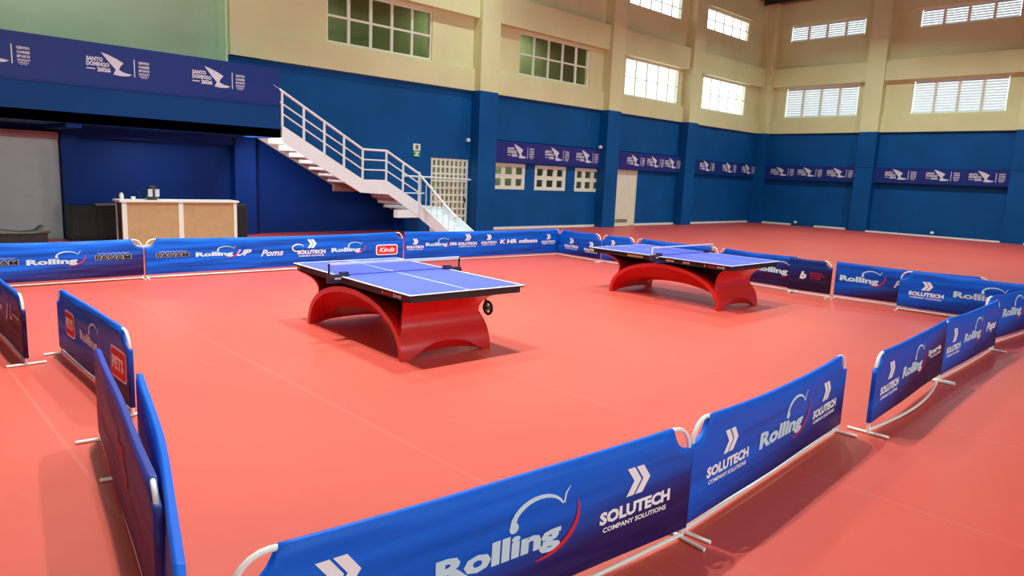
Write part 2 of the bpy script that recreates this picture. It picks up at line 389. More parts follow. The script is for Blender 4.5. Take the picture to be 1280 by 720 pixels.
# ---------------------------------------------------------------- court barriers
def barrier(p0, p1, style, label, logos=(), h=0.675, bow=0.0, sag=0.02, cut=(0.15, 0.15), rail=0.0, zb=0.075, feet=(1, 1), fl=(0.16, 0.16)):
    """p0 -> p1 runs left to right as seen from its printed side (the right-hand side of that direction)"""
    L = math.hypot(p1[0] - p0[0], p1[1] - p0[1]); rz = math.atan2(p1[1] - p0[1], p1[0] - p0[0])
    root = thing('court_barrier', label, 'barrier', (p0[0], p0[1], 0), rz, 'printed barriers around the courts')
    R = 0.0125
    def top(u):
        u = min(max(u, 0), L); z = h - sag * math.sin(PI * u / L) ** 1.0 * 1.0
        for c, d in ((cut[0], u), (cut[1], L - u)):
            if c and d < c: z = min(z, h - math.sqrt(max(0, c * c - d * d)) * 0.95 - 0.0)
        return z
    def tubez(u): return h - sag * math.sin(PI * min(max(u, 0), L) / L)
    def yy(u, z):
        s = min(max(u / L, 0), 1); k = min(max((z - 0.05) / h, 0), 1)
        return -bow * math.sin(PI * s) * (0.35 + 0.65 * k) + 0.004 * math.sin(9 * s + 14 * z) * math.sin(PI * s)
    # frame
    r = 0.13; f = MB(); path = [(0, 0, 0.016), (0, 0, h - r)]
    path += [(r - r * math.cos(t), 0, h - r + r * math.sin(t)) for t in [PI / 2 * k / 6 for k in range(1, 7)]]
    for k in range(1, 16):
        u = r + (L - 2 * r) * k / 16; path.append((u, yy(u, h), tubez(u)))
    path += [(L - r + r * math.sin(t), 0, h - r + r * math.cos(t)) for t in [PI / 2 * k / 6 for k in range(0, 7)]]
    path += [(L, 0, 0.016)]
    f.tube(path, R, 8); f.build('frame', M_tube, root)
    b = MB(); b.tube([(L * k / 12, -rail * math.sin(PI * k / 12), 0.03) for k in range(13)], R, 8); b.build('bottom_rail', M_tube, root)
    for k, x in enumerate((0.0, L)):
        if feet[k]:
            g = MB(); g.tube([(x, -fl[0], R), (x, fl[1], R)], R, 8); g.build('foot', M_tube, root)
    # fabric
    us = []
    for c, base, sg in ((cut[0], 0, 1),):
        us += [-0.017, 0.0] + [0.16 * k / 8 for k in range(1, 9)]
    m = 26; us += [0.16 + (L - 0.32) * k / m for k in range(1, m)]
    us += [L - 0.16 * k / 8 for k in range(8, 0, -1)] + [L, L + 0.017]
    nz = 9; bm = MB(); vs = []; fs = []; uvs = []
    for i, u in enumerate(us):
        zt = top(u) + 0.012
        for j in range(nz + 1):
            z = zb + (zt - zb) * j / nz
            vs.append((u, yy(u, z) - 0.018, z))
        vs.append((u, yy(u, zt) - 0.004, zt + 0.006)); vs.append((u, yy(u, zt) + 0.018, zt - 0.004))
        for j in range(nz, -1, -1):
            z = zb + (zt - zb) * j / nz
            vs.append((u, yy(u, z) + 0.019, z - 0.004))
    k = 2 * nz + 4
    for i in range(len(us) - 1):
        for j in range(k - 1): fs.append((i * k + j, (i + 1) * k + j, (i + 1) * k + j + 1, i * k + j + 1))
    fs.append(tuple(range(k - 1, -1, -1))); o = (len(us) - 1) * k; fs.append(tuple(range(o, o + k)))
    bm.add(vs, fs, 0, True)
    ban = bm.build('banner', BM[style], root)
    uv = ban.data.uv_layers.new(name='UVMap')
    for p in ban.data.polygons:
        for li in p.loop_indices:
            c = ban.data.vertices[ban.data.loops[li].vertex_index].co; uv.data[li].uv = (c.x / L, c.z / h)
    def surf(u, z, lift): return (u, yy(u, z) - 0.018 - lift, z)
    for q in logos:
        q[0](surf, ban, *q[1:])
    return root

def A(uc, z=0.295, w=0.54): return (lg_arrow, uc, z, w)
def Rr(u0, u1, z=0.31, cap=0.10): return (lg_rolling, u0, u1, z, cap)
def W(word, u0, u1, z, cap, shear=0.0, bold=0.03, m=None, tilt=0.0):
    return (lg_word, word, u0, u1, z, cap, bold, shear, m, 'small print on the banner', tilt)

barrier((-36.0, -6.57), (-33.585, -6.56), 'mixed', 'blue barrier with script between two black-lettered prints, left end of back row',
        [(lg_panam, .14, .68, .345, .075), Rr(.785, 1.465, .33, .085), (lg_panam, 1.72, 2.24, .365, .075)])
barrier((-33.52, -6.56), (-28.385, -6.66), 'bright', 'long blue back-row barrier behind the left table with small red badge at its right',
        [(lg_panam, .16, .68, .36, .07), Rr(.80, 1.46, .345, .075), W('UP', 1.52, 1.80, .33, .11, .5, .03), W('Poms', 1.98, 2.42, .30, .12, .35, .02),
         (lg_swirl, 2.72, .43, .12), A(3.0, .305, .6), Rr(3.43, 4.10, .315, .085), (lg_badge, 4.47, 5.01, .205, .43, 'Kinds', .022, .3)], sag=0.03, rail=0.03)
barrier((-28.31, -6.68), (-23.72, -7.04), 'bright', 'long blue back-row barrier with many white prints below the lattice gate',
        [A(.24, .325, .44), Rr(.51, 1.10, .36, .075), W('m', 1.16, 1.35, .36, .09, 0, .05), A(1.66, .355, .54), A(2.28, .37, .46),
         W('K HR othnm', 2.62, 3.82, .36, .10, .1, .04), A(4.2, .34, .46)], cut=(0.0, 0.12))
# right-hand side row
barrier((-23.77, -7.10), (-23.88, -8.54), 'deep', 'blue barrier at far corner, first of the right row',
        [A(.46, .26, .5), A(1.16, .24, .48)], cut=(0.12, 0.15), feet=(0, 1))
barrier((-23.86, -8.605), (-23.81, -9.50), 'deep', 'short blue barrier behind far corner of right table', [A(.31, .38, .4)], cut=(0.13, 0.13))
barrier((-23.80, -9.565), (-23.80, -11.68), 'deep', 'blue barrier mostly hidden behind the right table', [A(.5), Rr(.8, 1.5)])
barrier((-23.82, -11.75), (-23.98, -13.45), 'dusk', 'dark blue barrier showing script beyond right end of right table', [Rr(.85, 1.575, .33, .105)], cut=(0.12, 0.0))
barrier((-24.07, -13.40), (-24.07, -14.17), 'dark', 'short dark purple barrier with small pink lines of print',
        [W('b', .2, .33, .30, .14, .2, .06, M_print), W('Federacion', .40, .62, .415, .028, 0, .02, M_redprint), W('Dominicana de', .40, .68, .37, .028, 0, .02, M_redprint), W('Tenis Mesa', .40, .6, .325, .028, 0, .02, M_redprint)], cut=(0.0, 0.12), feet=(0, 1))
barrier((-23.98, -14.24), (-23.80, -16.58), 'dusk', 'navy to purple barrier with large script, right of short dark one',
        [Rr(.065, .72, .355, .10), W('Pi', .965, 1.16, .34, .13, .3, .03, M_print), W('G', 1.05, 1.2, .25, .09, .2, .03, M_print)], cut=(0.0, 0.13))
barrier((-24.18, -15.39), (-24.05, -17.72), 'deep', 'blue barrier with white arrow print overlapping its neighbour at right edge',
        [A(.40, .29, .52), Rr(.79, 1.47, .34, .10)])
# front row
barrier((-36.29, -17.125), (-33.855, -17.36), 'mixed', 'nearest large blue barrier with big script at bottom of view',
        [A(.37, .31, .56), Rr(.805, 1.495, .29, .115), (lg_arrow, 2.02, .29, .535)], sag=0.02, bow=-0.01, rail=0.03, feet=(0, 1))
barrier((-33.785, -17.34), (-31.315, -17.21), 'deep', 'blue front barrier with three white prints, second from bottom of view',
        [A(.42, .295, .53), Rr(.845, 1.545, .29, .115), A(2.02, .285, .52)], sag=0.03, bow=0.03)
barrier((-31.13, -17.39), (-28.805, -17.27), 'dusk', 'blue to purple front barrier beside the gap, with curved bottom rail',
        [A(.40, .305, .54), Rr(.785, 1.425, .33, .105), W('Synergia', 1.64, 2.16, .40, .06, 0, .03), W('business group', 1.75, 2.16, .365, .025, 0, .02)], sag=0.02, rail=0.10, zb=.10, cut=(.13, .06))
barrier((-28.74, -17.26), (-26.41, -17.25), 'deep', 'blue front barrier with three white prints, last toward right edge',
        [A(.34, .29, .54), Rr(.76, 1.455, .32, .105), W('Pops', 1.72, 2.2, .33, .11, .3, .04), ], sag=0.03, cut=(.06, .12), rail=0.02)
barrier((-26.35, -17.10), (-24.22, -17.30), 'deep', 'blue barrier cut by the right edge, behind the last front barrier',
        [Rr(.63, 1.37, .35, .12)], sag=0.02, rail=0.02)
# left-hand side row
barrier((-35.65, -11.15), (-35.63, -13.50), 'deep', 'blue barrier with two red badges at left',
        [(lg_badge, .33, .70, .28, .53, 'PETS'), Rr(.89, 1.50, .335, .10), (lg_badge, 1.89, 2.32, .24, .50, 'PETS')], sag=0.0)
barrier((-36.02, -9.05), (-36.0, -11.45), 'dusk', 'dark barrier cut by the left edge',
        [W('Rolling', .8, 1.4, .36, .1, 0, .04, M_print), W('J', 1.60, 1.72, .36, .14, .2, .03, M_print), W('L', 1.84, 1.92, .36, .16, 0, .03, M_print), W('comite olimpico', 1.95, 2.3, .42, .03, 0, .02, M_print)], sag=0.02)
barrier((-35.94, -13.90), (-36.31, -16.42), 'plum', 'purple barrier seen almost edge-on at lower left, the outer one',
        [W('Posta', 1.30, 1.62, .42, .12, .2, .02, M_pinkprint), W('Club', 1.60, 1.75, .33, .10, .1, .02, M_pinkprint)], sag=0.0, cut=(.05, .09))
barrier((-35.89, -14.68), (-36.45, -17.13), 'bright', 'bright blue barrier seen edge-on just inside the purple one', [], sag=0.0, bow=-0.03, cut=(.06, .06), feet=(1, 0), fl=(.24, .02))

# ---------------------------------------------------------------- tables
def pingpong_table(label, x, y, ang, L, Wd, base_off, marks):
    """long axis = local y"""
    root = thing('table_tennis_table', label, 'table', (x, y, 0), ang)
    hl, hw, zt = L / 2, Wd / 2, 0.76
    t = MB()
    xs = [-hw, -hw + .02, -.005, .005, hw - .02, hw]; ys = [-hl, -hl + .02, hl - .02, hl]
    for i in range(5):
        for j in range(3):
            line = i in (0, 2, 4) or j in (0, 2)
            t.add([(xs[i], ys[j], zt), (xs[i + 1], ys[j], zt), (xs[i + 1], ys[j + 1], zt), (xs[i], ys[j + 1], zt)], [(0, 1, 2, 3)], 1 if line else 0)
    zb = zt - .022
    c = [(-hw, -hl), (hw, -hl), (hw, hl), (-hw, hl)]
    for i in range(4):
        a, b = c[i], c[(i + 1) % 4]; zm = zt - .007
        t.add([(*a, zt), (*b, zt), (*b, zm), (*a, zm)], [(0, 1, 2, 3)], 1)
        t.add([(*a, zm), (*b, zm), (*b, zb), (*a, zb)], [(0, 1, 2, 3)], 2)
    t.add([(*p, zb) for p in c], [(3, 2, 1, 0)], 2)
    t.build('tabletop', [M_tabletop, M_line, M_black], root)
    a = MB(); i0 = 0.035
    for (x0, x1, y0, y1) in ((-hw + i0, hw - i0, -hl + i0, -hl + i0 + .03), (-hw + i0, hw - i0, hl - i0 - .03, hl - i0),
                             (-hw + i0, -hw + i0 + .03, -hl + i0 + .03, hl - i0 - .03), (hw - i0 - .03, hw - i0, -hl + i0 + .03, hl - i0 - .03), (-.02, .02, -hl + i0 + .03, hl - i0 - .03)):
        a.box(x0, x1, y0, y1, .672, zb)
    ap = a.build('apron', M_apron, root)
    def sside(u, z, lift): return (-hw + i0 - lift * .5, -u, z)          # the long side facing -x, u towards -y
    for (word, u0, u1, mm) in marks:
        d = Decal(); d.text(word, u0, u1, .69, .034, .05); d.build('lettering', mm, sside, .004, ap)
    pl_ = MB(); (u0, u1) = (-.62, -.28) if L > 2.8 else (-1.31, -1.26)
    pl_.box(-hw + i0 - .004, -hw + i0, -u1, -u0, .688, .726); tag(pl_.build('maker_plate', M_gold, ap), 'pale plate')
    # arched base
    bx, by, HB, AL = base_off[0], base_off[1], 0.60, 1.13
    def prof(s, off):                                       # s in -1..1 along the arch, by angle
        th = PI / 2 * s; k = 0.86
        ya = math.sin(th) ; za = math.cos(th) ** 0.86
        return (AL - off) * ya, (0.625 - off) * za
    m = MB(); ns, nx = 40, 12; th = 0.065
    def send(xx):                                           # how far down each strip runs: an arched cut-out between the feet
        cz = 0.17 * max(0, 1 - (xx / .44) ** 2) ** .6
        return 1 - (2 / PI) * math.asin(min(1, (cz / .625) ** (1 / .86)))
    vs = []
    for off in (0, th):
        for i in range(ns + 1):
            for j in range(nx + 1):
                xx = -HB + 2 * HB * j / nx; drop = .27 * max(0, 1 - (xx / .52) ** 4)
                s = (-1 + 2 * i / ns) * send(xx); yv, zv = prof(s, off); zv -= (drop * max(0, math.cos(PI / 2 * s)) ** .7 if off else 0); vs.append((bx + xx, by + yv, max(zv, 0.0)))
    K = (ns + 1) * (nx + 1); q = lambda l, i, j: l * K + i * (nx + 1) + j; fs = []
    for i in range(ns):
        for j in range(nx):
            fs.append((q(0, i, j), q(0, i, j + 1), q(0, i + 1, j + 1), q(0, i + 1, j)))
            fs.append((q(1, i, j), q(1, i + 1, j), q(1, i + 1, j + 1), q(1, i, j + 1)))
        for j in (0, nx): fs.append((q(0, i, j), q(0, i + 1, j), q(1, i + 1, j), q(1, i, j)))
    for i in (0, ns):
        for j in range(nx): fs.append((q(0, i, j), q(0, i, j + 1), q(1, i, j + 1), q(1, i, j)))
    m.add(vs, fs, 0, True)
    arch = m.build('arch_base', M_red, root)
    md = arch.modifiers.new('edge', 'EDGE_SPLIT'); md.split_angle = math.radians(40)
    KEY = [(.17, 1.098, .597), (.27, 1.045, .565), (.37, 1.005, .53), (.47, 1.005, .515), (.56, 1.06, .54), (.625, 1.15, .60), (.672, 1.265, .68)]
    def smooth_at(u):
        f = u * (len(KEY) - 1); i = min(int(f), len(KEY) - 2); t = f - i
        p = [KEY[max(i - 1, 0)], KEY[i], KEY[i + 1], KEY[min(i + 2, len(KEY) - 1)]]
        return [.5 * (2 * p[1][k] + (p[2][k] - p[0][k]) * t + (2 * p[0][k] - 5 * p[1][k] + 4 * p[2][k] - p[3][k]) * t * t + (3 * p[1][k] - p[0][k] - 3 * p[2][k] + p[3][k]) * t ** 3) for k in range(3)]
    for sg in (-1, 1):                                      # flared support at each end
        w = MB(); n1, n2 = 24, 10; vs = []
        for off in (0, .03):
            for i in range(n1 + 1):
                u = i / n1
                zv, yv, hwid = smooth_at(u)
                for j in range(n2 + 1):
                    xx = -hwid + 2 * hwid * j / n2
                    vs.append((bx + xx, by + sg * (yv - off), min(zv + (0 if off == 0 else .012), .672)))
        K2 = (n1 + 1) * (n2 + 1); q2 = lambda l, i, j: l * K2 + i * (n2 + 1) + j; fs = []
        for i in range(n1):
            for j in range(n2):
                fs.append((q2(0, i, j), q2(0, i, j + 1), q2(0, i + 1, j + 1), q2(0, i + 1, j)))
                fs.append((q2(1, i, j), q2(1, i + 1, j), q2(1, i + 1, j + 1), q2(1, i, j + 1)))
            for j in (0, n2): fs.append((q2(0, i, j), q2(0, i + 1, j), q2(1, i + 1, j), q2(1, i, j)))
        for i in (0, n1):
            for j in range(n2): fs.append((q2(0, i, j), q2(0, i, j + 1), q2(1, i, j + 1), q2(1, i, j)))
        w.add(vs, fs, 0, True)
        o = w.build('end_support', M_red, root)
        md = o.modifiers.new('edge', 'EDGE_SPLIT'); md.split_angle = math.radians(40)
    return root

A1 = math.radians(-2.4)
T1 = pingpong_table('blue-topped table with solid red arched base, the nearer one at left', -32.27, -12.29, A1, 2.76, 1.555, (-.10, .0),
                    [('A', .78, .81, M_whiteprint), ('DHS', .84, .98, M_redprint), ('DHS', 1.01, 1.17, M_whiteprint)])
T2 = pingpong_table('blue-topped table with red arched base, the farther one at right', -26.50, -12.52, math.radians(-1.2), 2.88, 1.545, (-.08, -.10),
                    [('DHS', .20, .36, M_whiteprint), ('DHS', .53, .66, M_whiteprint), ('A', .93, .96, M_whiteprint), ('DHS', 1.0, 1.13, M_redprint), ('DHS', 1.16, 1.3, M_whiteprint)])
# transport wheel under the far edge of the nearer table
wh = MB(); wh.tube([(.68, -.80, .672), (.68, -.80, .40)], .014, 8); wh.tube([(.66, -.80, .40), (.76, -.80, .40)], .012, 8); wb = wh.build('wheel_bracket', M_black, T1)
w2 = MB(); w2.tube([(.72, -.80 + .075 * math.cos(2 * PI * k / 24), .40 + .075 * math.sin(2 * PI * k / 24)) for k in range(25)], .017, 8); w2.build('tyre', M_black, wb)
w3 = MB(); w3.tube([(.70, -.80, .40), (.74, -.80, .40)], .03, 12)
for k in range(5):
    t = 2 * PI * k / 5; w3.tube([(.72, -.80, .40), (.72, -.80 + .066 * math.cos(t), .40 + .066 * math.sin(t))], .009, 6)
w3.build('wheel_hub', M_greyrub, wb)

def net(label, x, y, ang, Wd, pm):
    root = thing('table_tennis_net', label, 'net', (x, y, .76), ang)
    hw = Wd / 2; e = hw + .15; h = .1525
    n = MB(); n.add([(-e + .01, 0, .012), (e - .01, 0, .012), (e - .01, 0, h - .012), (-e + .01, 0, h - .012)], [(0, 1, 2, 3)]); ne = n.build('netting', M_net, root)
    t = MB(); t.box(-e, e, -.006, .006, h - .02, h + .004); t.build('tape', M_line, root)
    t = MB(); t.tube([(-e, 0, .012), (e, 0, .012)], .005, 6); t.build('bottom_cord', M_netblue, root)
    for s in (-1, 1):
        p = MB(); p.tube([(s * e, 0, -.05), (s * e, 0, h)], .012, 8); p.build('post', pm, root)
        c = MB(); c.box(s * (hw - .10), s * (hw + .165), -.035, .035, .0005, .022); c.box(s * (hw + .005), s * (hw + .165), -.045, .045, -.075, .0005)
        c.box(s * (hw - .09), s * (hw + .01), -.03, .03, .022, .05)
        cl = c.build('clamp', M_clamp, root, 0.004)
        if s < 0:
            k = MB(); k.box(-hw - .10, -hw - .02, -.0475, -.0455, -.03, -.008); tag(k.build('maker_plate', M_print, cl), 'pale plate')
    return root
net('net with dark posts across the nearer left table', -32.27 + .01, -12.20, A1, 1.555, M_black)
net('net with pale posts across the farther right table', -26.50, -12.56, math.radians(-1.2), 1.545, M_tube)

# ---------------------------------------------------------------- room shell
XL, YF, ZC, ZB = -48.0, -34.0, 11.6, 4.87        # left wall, front wall, ceiling, top of the blue paint
o = MB(); o.box(XL - .3, .3, YF - .3, 2.6, -.12, 0); struct(o.build('floor', M_floor))
o = MB(); o.box(XL - .3, .3, YF - .3, 2.6, ZC, ZC + .15); struct(o.build('ceiling', M_ceil))
o = MB(); o.box(XL - .25, XL, YF, 1.2, 0, ZB, 0); o.box(XL - .25, XL, YF, 1.2, ZB, ZC, 1); struct(o.build('wall_left', [M_blue, M_cream]))
o = MB(); o.box(XL, .25, YF - .25, YF, 0, ZB, 0); o.box(XL, .25, YF - .25, YF, ZB, ZC, 1); struct(o.build('wall_front', [M_blue, M_cream]))

def cut_wall(mb, a0, a1, z0, z1, holes, put, mi):
    """rectangles of a wall around its openings"""
    As = sorted({a0, a1, *[min(max(v, a0), a1) for h in holes for v in h[:2]]}); Zs = sorted({z0, z1, *[min(max(v, z0), z1) for h in holes for v in h[2:]]})
    for i in range(len(As) - 1):
        for j in range(len(Zs) - 1):
            ca, cz = (As[i] + As[i + 1]) / 2, (Zs[j] + Zs[j + 1]) / 2
            if any(h[0] < ca < h[1] and h[2] < cz < h[3] for h in holes): continue
            put(As[i], As[i + 1], Zs[j], Zs[j + 1], mi)

BACKWIN = [(-26.55, -22.72, 5.66, 7.20, 5, 2, M_glass), (-18.72, -14.72, 5.72, 7.23, 5, 2, M_glass), (-12.38, -8.25, 5.66, 7.25, 5, 2, M_clear), (-6.2, -1.95, 5.66, 7.25, 5, 2, M_clear),
           (-12.38, -8.40, 9.42, 10.43, 5, 2, M_clear), (-6.26, -2.18, 9.42, 10.43, 5, 2, M_clear)]
LOWWIN = [(-19.86, -18.18, 1.50, 2.46), (-17.64, -15.86, 1.49, 2.45), (-15.29, -13.6, 1.48, 2.44)]
DOOR = (-12.56, -11.04, 0.0, 2.48); GATE = (-22.65, -20.99, 0.0, 2.51)
w = MB(); put = lambda a, b, c, d, mi: w.box(a, b, 0, .25, c, d, mi)
cut_wall(w, -22.65, .25, 0, ZB, [(p[0], p[1], p[2], p[3]) for p in LOWWIN] + [DOOR, GATE], put, 0)
w.prism([(-29.45, ZB), (-29.45, 2.75), (-28.8, 2.90), (-26.3, 1.60), (-25.5, 1.56), (-24.4, .90), (-23.5, .85), (-23.5, 0), (-22.65, 0), (-22.65, ZB)], 0, .25, 0)
cut_wall(w, -29.45, .25, ZB, ZC, [b[:4] for b in BACKWIN], put, 1)
w.box(XL, -29.45, 0, .25, 7.6, ZC, 1)
struct(w.build('wall_back', [M_blue, M_cream]))
# recess below the balcony and the stair
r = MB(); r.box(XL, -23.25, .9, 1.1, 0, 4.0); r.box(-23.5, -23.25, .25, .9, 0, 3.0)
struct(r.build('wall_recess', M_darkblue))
trim_n = [0]
def trim(mb, mats):
    trim_n[0] += 1; return struct(mb.build('trim_%d' % trim_n[0], mats))
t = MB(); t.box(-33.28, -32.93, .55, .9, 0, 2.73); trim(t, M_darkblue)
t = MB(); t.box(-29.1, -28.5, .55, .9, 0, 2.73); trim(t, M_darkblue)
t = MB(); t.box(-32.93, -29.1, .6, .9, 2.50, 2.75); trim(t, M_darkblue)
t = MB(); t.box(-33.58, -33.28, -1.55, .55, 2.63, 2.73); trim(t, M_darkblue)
# balcony
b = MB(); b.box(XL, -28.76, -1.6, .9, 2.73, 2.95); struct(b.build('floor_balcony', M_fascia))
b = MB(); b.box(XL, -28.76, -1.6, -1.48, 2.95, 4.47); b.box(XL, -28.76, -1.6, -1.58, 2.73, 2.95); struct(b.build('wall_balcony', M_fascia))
g = MB(); g.box(XL, -29.46, .5, .6, 2.95, 7.6, 0); g.box(-29.50, -29.46, -.01, .5, 2.95, 7.6, 1); struct(g.build('wall_balcony_back', [M_green, M_greenw]))
# pilasters, lower part blue and upper part cream
for (x0, x1, y0) in ((-29.44, -28.62, -.14), (-20.95, -20.1, -.45), (-13.9, -13.05, -.45), (-7.9, -7.05, -.45), (-.6, 0, -.6)):
    p = MB(); p.box(x0, x1, y0, 0, 0 if x0 > -25 else ZB, ZB, 0); p.box(x0, x1, y0, 0, ZB, ZC, 1); trim(p, [M_blue, M_cream])
BAYS = [(-28.62, -20.95), (-20.1, -13.9), (-13.05, -7.9), (-7.05, -.6)]
for i, (x0, x1) in enumerate(BAYS):
    t = MB(); t.box(x0, x1, -.13, 0, ZB, 5.60); trim(t, M_cream)
    t = MB(); t.box(x0, x1, -.30, 0, 7.28, 8.25); trim(t, M_cream)
    t = MB(); t.box(x0, x1, -.15, 0, 10.5, ZC); trim(t, M_cream)
    if i: 
        t = MB(); t.box(x0, x1, -.16, 0, 2.49, 3.24); trim(t, M_blue)
# corridor behind the inner windows
c = MB(); c.box(-29.4, -13.1, 2.3, 2.4, 0, 8.2); c.box(-29.4, -29.3, 1.1, 2.3, 0, 8.2); c.box(-13.2, -13.1, .25, 2.3, 0, 8.2); c.box(-29.4, -13.1, .25, 2.4, 8.1, 8.2); c.box(-29.4, -23.5, .25, 1.1, 4.0, 4.1)
struct(c.build('wall_corridor', M_olive))
# right wall
RWIN = [(-5.06, -1.24, 5.70, 7.26), (-11.36, -7.48, 5.70, 7.26), (-5.02, -1.18, 9.62, 10.48), (-11.40, -7.42, 9.64, 10.50)]
w = MB(); put = lambda a, b, c, d, mi: w.box(0, .25, a, b, c, d, mi)
cut_wall(w, YF, .25, 0, ZB, [], put, 0); cut_wall(w, YF, .25, ZB, ZC, RWIN, put, 1)
struct(w.build('wall_right', [M_blue, M_cream]))
RB = [(-5.45, -.6), (-11.95, -6.3), (-18.6, -12.8), (-25.5, -19.4), (-34, -26.4)]
for (y0, y1) in RB:
    t = MB(); t.box(-.13, 0, y0, y1, ZB, 5.62); trim(t, M_cream)
    t = MB(); t.box(-.30, 0, y0, y1, 7.30, 8.25); trim(t, M_cream)
    t = MB(); t.box(-.15, 0, y0, y1, 10.55, ZC); trim(t, M_cream)
    t = MB(); t.box(-.22, 0, y0, y1, 2.42, 3.22); trim(t, M_blue)
for y in (-6.3, -12.8, -19.45, -26.4):
    p = MB(); p.box(-.45, 0, y, y + .85, 0, ZB, 0); p.box(-.45, 0, y, y + .85, ZB, ZC, 1); p.box(-.47, 0, y - .01, y + .86, 3.16, 3.24, 0); trim(p, [M_blue, M_cream])
# roof purlins
for k in range(7):
    t = MB(); x = -2.0 - 7 * k; t.box(x - .06, x + .06, YF, -.6, 11.22, 11.25); t.box(x - .06, x + .06, YF, -.6, 11.57, ZC); t.box(x - .012, x + .012, YF, -.6, 11.25, 11.57); trim(t, M_steel)
# skirtings
k = MB()
for (x0, x1) in ((-20.1, -13.9), (-11.04, -7.9), (-7.05, -.6)): k.box(x0, x1, -.03, 0, 0, .09)
struct(k.build('baseboard_back', M_white))
k = MB()
for (y0, y1) in ((-11.95, -6.3), (-18.6, -12.8)): k.box(-.5, -.42, y0, y1, 0, .07)
struct(k.build('baseboard_right', M_white))
# ---- windows
win_n = [0]
def window(x0, x1, z0, z1, cols, rows, glass, y=.08, fw=.06, mw=.045):
    win_n[0] += 1
    f = MB(); f.box(x0, x0 + fw, y - .04, y + .04, z0, z1); f.box(x1 - fw, x1, y - .04, y + .04, z0, z1); f.box(x0 + fw, x1 - fw, y - .04, y + .04, z0, z0 + fw); f.box(x0 + fw, x1 - fw, y - .04, y + .04, z1 - fw, z1)
    root = struct(f.build('window_%d' % win_n[0], M_frame))
    m = MB()
    for i in range(1, cols):
        x = x0 + (x1 - x0) * i / cols; m.box(x - mw, x + mw, y - .03, y + .03, z0 + fw, z1 - fw)
    for j in range(1, rows):
        z = z0 + (z1 - z0) * j / rows; m.box(x0 + fw, x1 - fw, y - .028, y + .028, z - mw * .8, z + mw * .8)
    m.build('mullions', M_frame, root)
    p = MB(); p.box(x0 + .02, x1 - .02, y - .004, y + .004, z0 + .02, z1 - .02); p.build('window_pane', glass, root)
for b in BACKWIN:
    thin = b[6] is M_clear
    window(*b, mw=.018 if thin else .04)
for b in LOWWIN: window(b[0], b[1], b[2], b[3], 3, 2, M_glass, y=.04, fw=.13, mw=.10)
def louvre(y0, y1, z0, z1):
    win_n[0] += 1; x = .10; fw = .05
    f = MB()
    f.box(x - .05, x + .05, y0, y1, z0, z0 + fw); f.box(x - .05, x + .05, y0, y1, z1 - fw, z1)
    for i in range(5):
        yy = y0 + fw / 2 + (y1 - y0 - fw) * i / 4; f.box(x - .05, x + .05, yy - (.055 if 0 < i < 4 else fw / 2), yy + (.055 if 0 < i < 4 else fw / 2), z0 + fw, z1 - fw)
    root = struct(f.build('window_%d' % win_n[0], M_frame))
    n = max(6, round((z1 - z0) / .13))
    for i in range(4):
        a = y0 + fw + (y1 - y0 - fw) * i / 4 + .03; b = y0 + (y1 - y0 - fw) * (i + 1) / 4 - .03
        m = MB(); hh = (z1 - z0 - 2 * fw) / n
        for k in range(n):
            z = z0 + fw + hh * k
            m.prismx([], 0, 0) if False else m.add([(x - .045, a, z + .01), (x - .045, b, z + .01), (x + .035, b, z + hh * 1.02), (x + .035, a, z + hh * 1.02), (x - .040, a, z + .003), (x - .040, b, z + .003), (x + .040, b, z + hh * 1.02 - .007), (x + .040, a, z + hh * 1.02 - .007)],
                                                   [(0, 1, 2, 3), (7, 6, 5, 4), (0, 4, 5, 1), (1, 5, 6, 2), (2, 6, 7, 3), (3, 7, 4, 0)])
        m.build('louvre_panel', M_louvre, root)
for b in RWIN: louvre(*b)
# ---- doors
def door(n, x0, x1, z1, y, m, handle=True):
    p = MB(); p.box(x0 + .05, x1 - .05, y, y + .05, .02, z1 - .05); root = struct(p.build('door_%d' % n, m, bevel=.005))
    f = MB(); f.box(x0, x0 + .05, y - .03, y + .08, 0, z1); f.box(x1 - .05, x1, y - .03, y + .08, 0, z1); f.box(x0 + .05, x1 - .05, y - .03, y + .08, z1 - .05, z1); f.build('door_frame', m, root)
    v = MB()
    for k in range(3): v.box(x0 + .14, x1 - .5, y - .012, y + .002, .16 + .05 * k, .185 + .05 * k)
    v.build('vent_grille', M_apron, root)
    h = MB(); h.tube([(x1 - .14, y, 1.05), (x1 - .14, y - .05, 1.05), (x1 - .26, y - .05, 1.05)], .012, 8); h.build('door_handle', M_white, root)
door(1, DOOR[0], DOOR[1], DOOR[3], .03, M_offw)
p = MB(); p.box(-37.5, -33.3, .80, .88, 0, 2.42); d2 = struct(p.build('door_2', M_greydoor)); t = MB(); t.box(-37.5, -33.3, .70, .88, 2.42, 2.58); t.build('lintel', M_pink, d2)
# lattice gate: white grid
g = MB(); x0, x1, z1 = GATE[0], GATE[1], GATE[3]
nc, nr = 8, 10
for i in range(nc + 1):
    x = x0 + .05 + (x1 - x0 - .1) * i / nc; g.box(x - .035, x + .035, .02, .09, 0, z1)
for j in range(nr + 1):
    z = .04 + (z1 - .09) * j / nr; g.box(x0 + .015, x1 - .015, .025, .085, z - .032, z + .032)
gt = struct(g.build('door_3', M_frame)); k = MB(); k.box(x1 - .16, x1 - .10, -.01, .02, 1.0, 1.14); k.build('door_handle', M_apron, gt)

